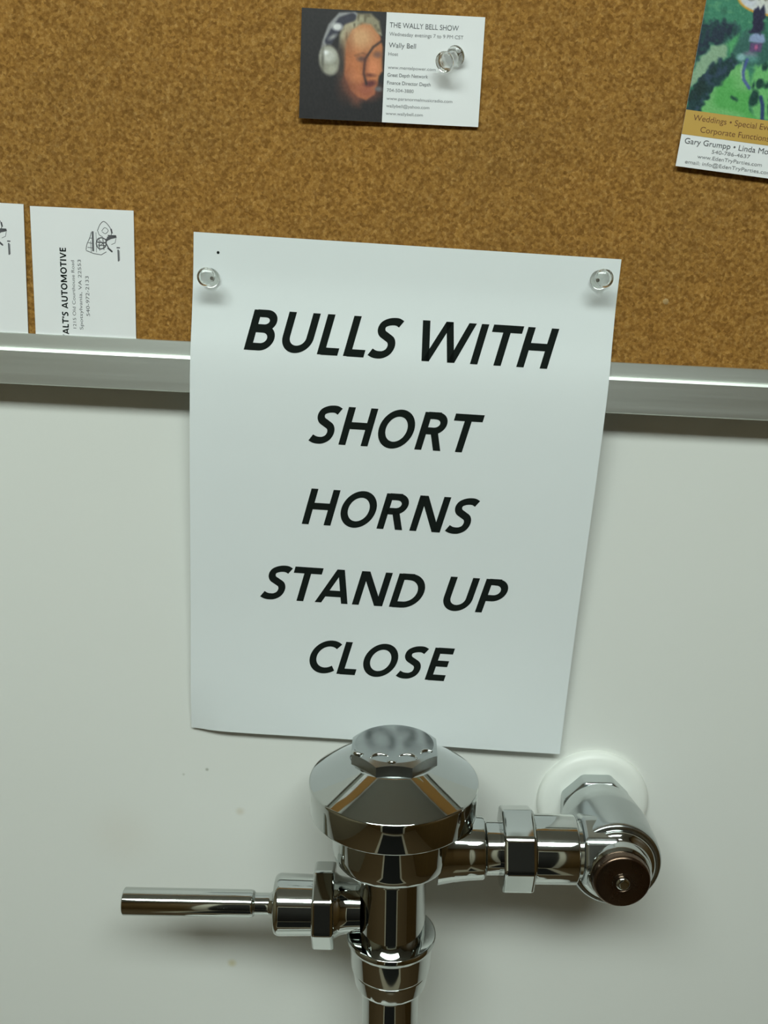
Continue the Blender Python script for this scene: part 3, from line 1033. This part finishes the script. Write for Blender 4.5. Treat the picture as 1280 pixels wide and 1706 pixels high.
def octagon(name, prof, parent, mat, off=(0, 0, 0), axis='z', sides=8, phase=0.0, rr=0.8):
    """stack of polygon rings; radius given across the flats"""
    k = 1 / math.cos(math.pi / sides)
    ph = phase
    pr = [(a, r * k) for a, r in prof]
    o = lathe(name, pr, axis, mat, parent, off, n=sides, phase=ph)
    bm = bmesh.new()
    bm.from_mesh(o.data)
    ed = [e for e in bm.edges if len(e.link_faces) == 2 and e.calc_face_angle(0) > rad(25)]
    bmesh.ops.bevel(bm, geom=ed, offset=rr * MM, segments=4, affect='EDGES', profile=0.5)
    bm.to_mesh(o.data)
    bm.free()
    for p in o.data.polygons:
        p.use_smooth = False
    return o


cap = lathe('cover', rounded([(18.8, 33.4), (19.4, 34.2), (23.0, 40.0), (24.0, 44.6), (40.6, 44.9), (54.0, 23.4), (54.6, 20)], 1.0), 'z', CR, FV, n=96, angle=60)
cap['label'] = 'conical chrome cover'


def knob():
    """eight sided knob with a turned, chamfered top"""
    n, ap = 128, 22.2
    v, f = [], []

    def R(t):
        k = math.pi / 4
        d = ((t + k / 2) % k) - k / 2
        return ap / math.cos(d)
    lev = []
    for k in range(n):
        t = 2 * math.pi * k / n
        r = R(t)
        zt = 61.0 - 0.62 * (r - ap + 1.1)
        lev.append([(53.0, r), (zt, r), (61.2, 20.6), (61.5, 12.0), (61.6, 0.2)])
    m = len(lev[0])
    for i in range(m):
        for k in range(n):
            t = 2 * math.pi * k / n
            z, r = lev[k][i]
            v.append((r * math.cos(t) * MM, r * math.sin(t) * MM, z * MM))
    for i in range(m - 1):
        for k in range(n):
            k2 = (k + 1) % n
            f.append((i * n + k, i * n + k2, (i + 1) * n + k2, (i + 1) * n + k))
    f.append(tuple((m - 1) * n + k for k in range(n)))
    f.append(tuple(range(n - 1, -1, -1)))
    return mesh_obj('cover_knob', v, f, M['worn'], cap, smooth=True, angle=16)


knob()


def ridge(name, pts, r, parent, mat):
    """small rounded bead along a path (mm)"""
    v, f, n = [], [], 8
    P = [np.array(p, float) for p in pts]
    for i, p in enumerate(P):
        d = P[min(i + 1, len(P) - 1)] - P[max(i - 1, 0)]
        d /= np.linalg.norm(d)
        sd = np.cross(d, (0, 0, 1.0))
        k = r * (0.25 + 0.75 * math.sin(math.pi * (i + 0.3) / (len(P) - 0.4)))
        for j in range(n):
            t = 2 * math.pi * j / n
            v.append((p + sd * k * math.cos(t) + np.array((0, 0, 1.0)) * k * math.sin(t)) * MM)
    for i in range(len(P) - 1):
        for j in range(n):
            j2 = (j + 1) % n
            f.append((i * n + j, i * n + j2, (i + 1) * n + j2, (i + 1) * n + j))
    f.append(tuple(range(n - 1, -1, -1)))
    f.append(tuple((len(P) - 1) * n + j for j in range(n)))
    return mesh_obj(name, v, f, mat, parent, smooth=True)


# raised curls along the knob's front edge, shaped to reflect as dark crescents
for cx, cy, r, a0, a1 in ((-7.4, -15.8, 4.6, 20, 190), (6.6, -15.6, 4.6, -10, 160), (-17.4, -9.5, 3.4, 150, 300), (17.0, -10.0, 3.4, 40, 200),
                          (-1.2, -18.2, 2.4, 200, 330)):
    ridge('raised_curl', [(cx + r * math.cos(rad(t)), cy + r * 0.8 * math.sin(rad(t)), 61.2) for t in np.linspace(a0, a1, 14)], 1.3, cap, CR)
lathe('body', rounded([(19.5, 32.0), (17.5, 33.0), (1.0, 32.6), (-3.6, 31.6), (-6.0, 29.0), (-9.5, 21.5), (-12.5, 18.7), (-58, 18.5)], 2.0, 4), 'z',
      CR, FV, n=96, angle=50)
# tail piece: coupling nut, slip ring, tube
nut = lathe('coupling_nut', rounded([(-53.0, 18.6), (-53.4, 24.4), (-56.0, 25.0), (-58.2, 23.2), (-73.5, 22.4), (-74.4, 20.9)], 0.8), 'z', CR, FV,
            n=96, angle=50)
lathe('slip_ring', rounded([(-74.0, 20.4), (-74.6, 21.6), (-76.0, 21.4), (-84.5, 20.2), (-88.5, 17.0), (-88.8, 15)], 1.0), 'z', CR, FV, n=72, angle=50)
lathe('tube', [(-86, 16.1), (-336.5, 16.1)], 'z', CR, FV, n=72)

# lever
HZ = -37.5
hs = lathe('handle_socket', rounded([(-17, 14.0), (-24, 14.4), (-29, 15.5), (-32.0, 18)], 1.5), 'x', CR, FV, (0, 0, HZ), n=72, angle=50)
octagon('handle_nut', [(-31.0, 21.2), (-42.8, 21.2)], FV, CR, (0, 0, HZ), 'x', 8, phase=rad(6), rr=1.7)
lathe('handle_collar', rounded([(-42.0, 15.8), (-62.0, 16.3), (-64.2, 15.0), (-65.2, 8), (-65.4, 5)], 1.2), 'x', CR, FV, (0, 0, HZ), n=72, angle=50)
lathe('lever', rounded([(-64, 8.0), (-67, 5.7), (-75.2, 5.7), (-75.8, 6.9), (-77.5, 7.3), (-147.1, 7.4), (-147.5, 7.0), (-147.6, 2)], 0.6), 'x', CR, FV,
      (0, 0, HZ), n=64, angle=50)

# supply side
lathe('tailpiece', rounded([(24, 19.5), (32, 18.0), (40, 17.0), (49.0, 16.4), (49.6, 14.2), (59, 14.0)], 1.0, 4), 'x', CR, FV, (0, 0, 0), n=72, angle=50)
octagon('supply_nut', [(58.0, 21.3), (75.0, 21.3)], FV, CR, (0, 0, 0), 'x', 8, rr=1.7)
lathe('supply_collar', rounded([(74.5, 17.6), (76.0, 18.2), (97.5, 18.2), (98.3, 17.4), (98.5, 15)], 0.8), 'x', CR, FV, (0, 0, 0), n=72, angle=50)
lathe('supply_neck', [(97.5, 15.0), (104, 15.0)], 'x', CR, FV, (0, 0, 0), n=48)

# control stop, pointing straight out from the wall (axis y, wall at local y = +58)
SX = 119.0
st = lathe('stop_body', rounded([(46.0, 17.0), (41.0, 17.2), (40.2, 18.0), (39.6, 20.8), (36.0, 22.4), (20.0, 24.8), (0.0, 25.0), (-6.0, 24.6), (-8.2, 23.4),
                                 (-8.0, 20.0), (-6.0, 19.6)], 1.2, 3), 'y', M['worn'], FV, (SX, 0, -4), n=96, angle=50)
octagon('inlet_nut', [(58.2, 19.6), (41.5, 19.9)], FV, M['worn'], (SX, 0, -4), 'y', 8, phase=rad(22.5), rr=1.6)
octagon('stop_boss', [(100.5, 17.6), (119, 18.4)], FV, M['worn'], (0, 1.0, 0), 'x', 8, rr=2.2)
bn = lathe('bonnet', rounded([(-5.0, 20.6), (-9.2, 20.8), (-10.4, 19.8), (-12.0, 17.4), (-16.5, 16.8), (-18.0, 15.6)], 0.8), 'y', CR, FV, (SX, 0, -4), n=72,
           angle=50)
cf = lathe('stop_cap', rounded([(-17.0, 15.2), (-21.5, 15.0), (-22.8, 14.0), (-22.9, 5.4), (-22.4, 5.0), (-22.4, 1)], 0.7), 'y', M['dark_metal'], FV,
           (SX, 0, -4), n=64, angle=50)
cf['label'] = 'dark brown metal stop cap'
lathe('adjusting_screw', rounded([(-21.5, 3.9), (-24.2, 3.7), (-25.0, 2.6), (-25.0, 0.6)], 0.5), 'y', CR, cf, (SX, 0, -4), n=24, angle=50)
fl = lathe('wall_flange', rounded([(58.0, 33.0), (55.0, 33.0), (52.6, 31.0), (51.6, 27.5), (51.4, 18.2)], 1.6, 4), 'y', M['plastic'], FV, (SX, 0, -5), n=96,
           angle=50)
fl['label'] = 'white plastic wall flange'


# ------------------------------------------------------------------ urinal below the frame, fed by the tube
def urinal():
    r = empty('urinal', (0.0225, 0, 0.28))
    tag(r, 'white porcelain wall urinal below the flush valve', 'urinal')
    n = 48

    def ring(z, w, d, ex, y0=0.0):
        out = []
        for k in range(n):
            t = 2 * math.pi * k / n
            c, s = math.cos(t), math.sin(t)
            x = w / 2 * math.copysign(abs(c) ** (2 / ex), c)
            y = -d / 2 + d / 2 * math.copysign(abs(s) ** (2 / ex), s) + y0
            out.append((x, y, z))
        return out
    rings = [ring(0.0, .12, .12, 3), ring(.03, .20, .20, 3), ring(.14, .30, .30, 3.2), ring(.24, .35, .34, 3.4), ring(.27, .36, .35, 3.4), ring(.278, .345, .335, 3.4),
             ring(.27, .31, .29, 3, -.018), ring(.20, .26, .24, 2.6, -.03), ring(.12, .18, .17, 2.2, -.05), ring(.08, .06, .06, 2, -.10)]
    v = [p for q in rings for p in q]
    f = []
    for i in range(len(rings) - 1):
        for k in range(n):
            k2 = (k + 1) % n
            f.append((i * n + k, i * n + k2, (i + 1) * n + k2, (i + 1) * n + k))
    f.append(tuple(range(n - 1, -1, -1)))
    f.append(tuple((len(rings) - 1) * n + k for k in range(n)))
    mesh_obj('bowl', v, f, M['ceramic'], r, smooth=True, angle=60)
    box('back_panel', -.175, .175, -.055, 0, .20, .50, M['ceramic'], r, .02)
    box('top_shelf', -.175, .175, -.13, 0, .46, .53, M['ceramic'], r, .02)
    for s in (-1, 1):
        box('side_wing', s * .155 - .02, s * .155 + .02, -.15, 0, .20, .50, M['ceramic'], r, .018)


urinal()
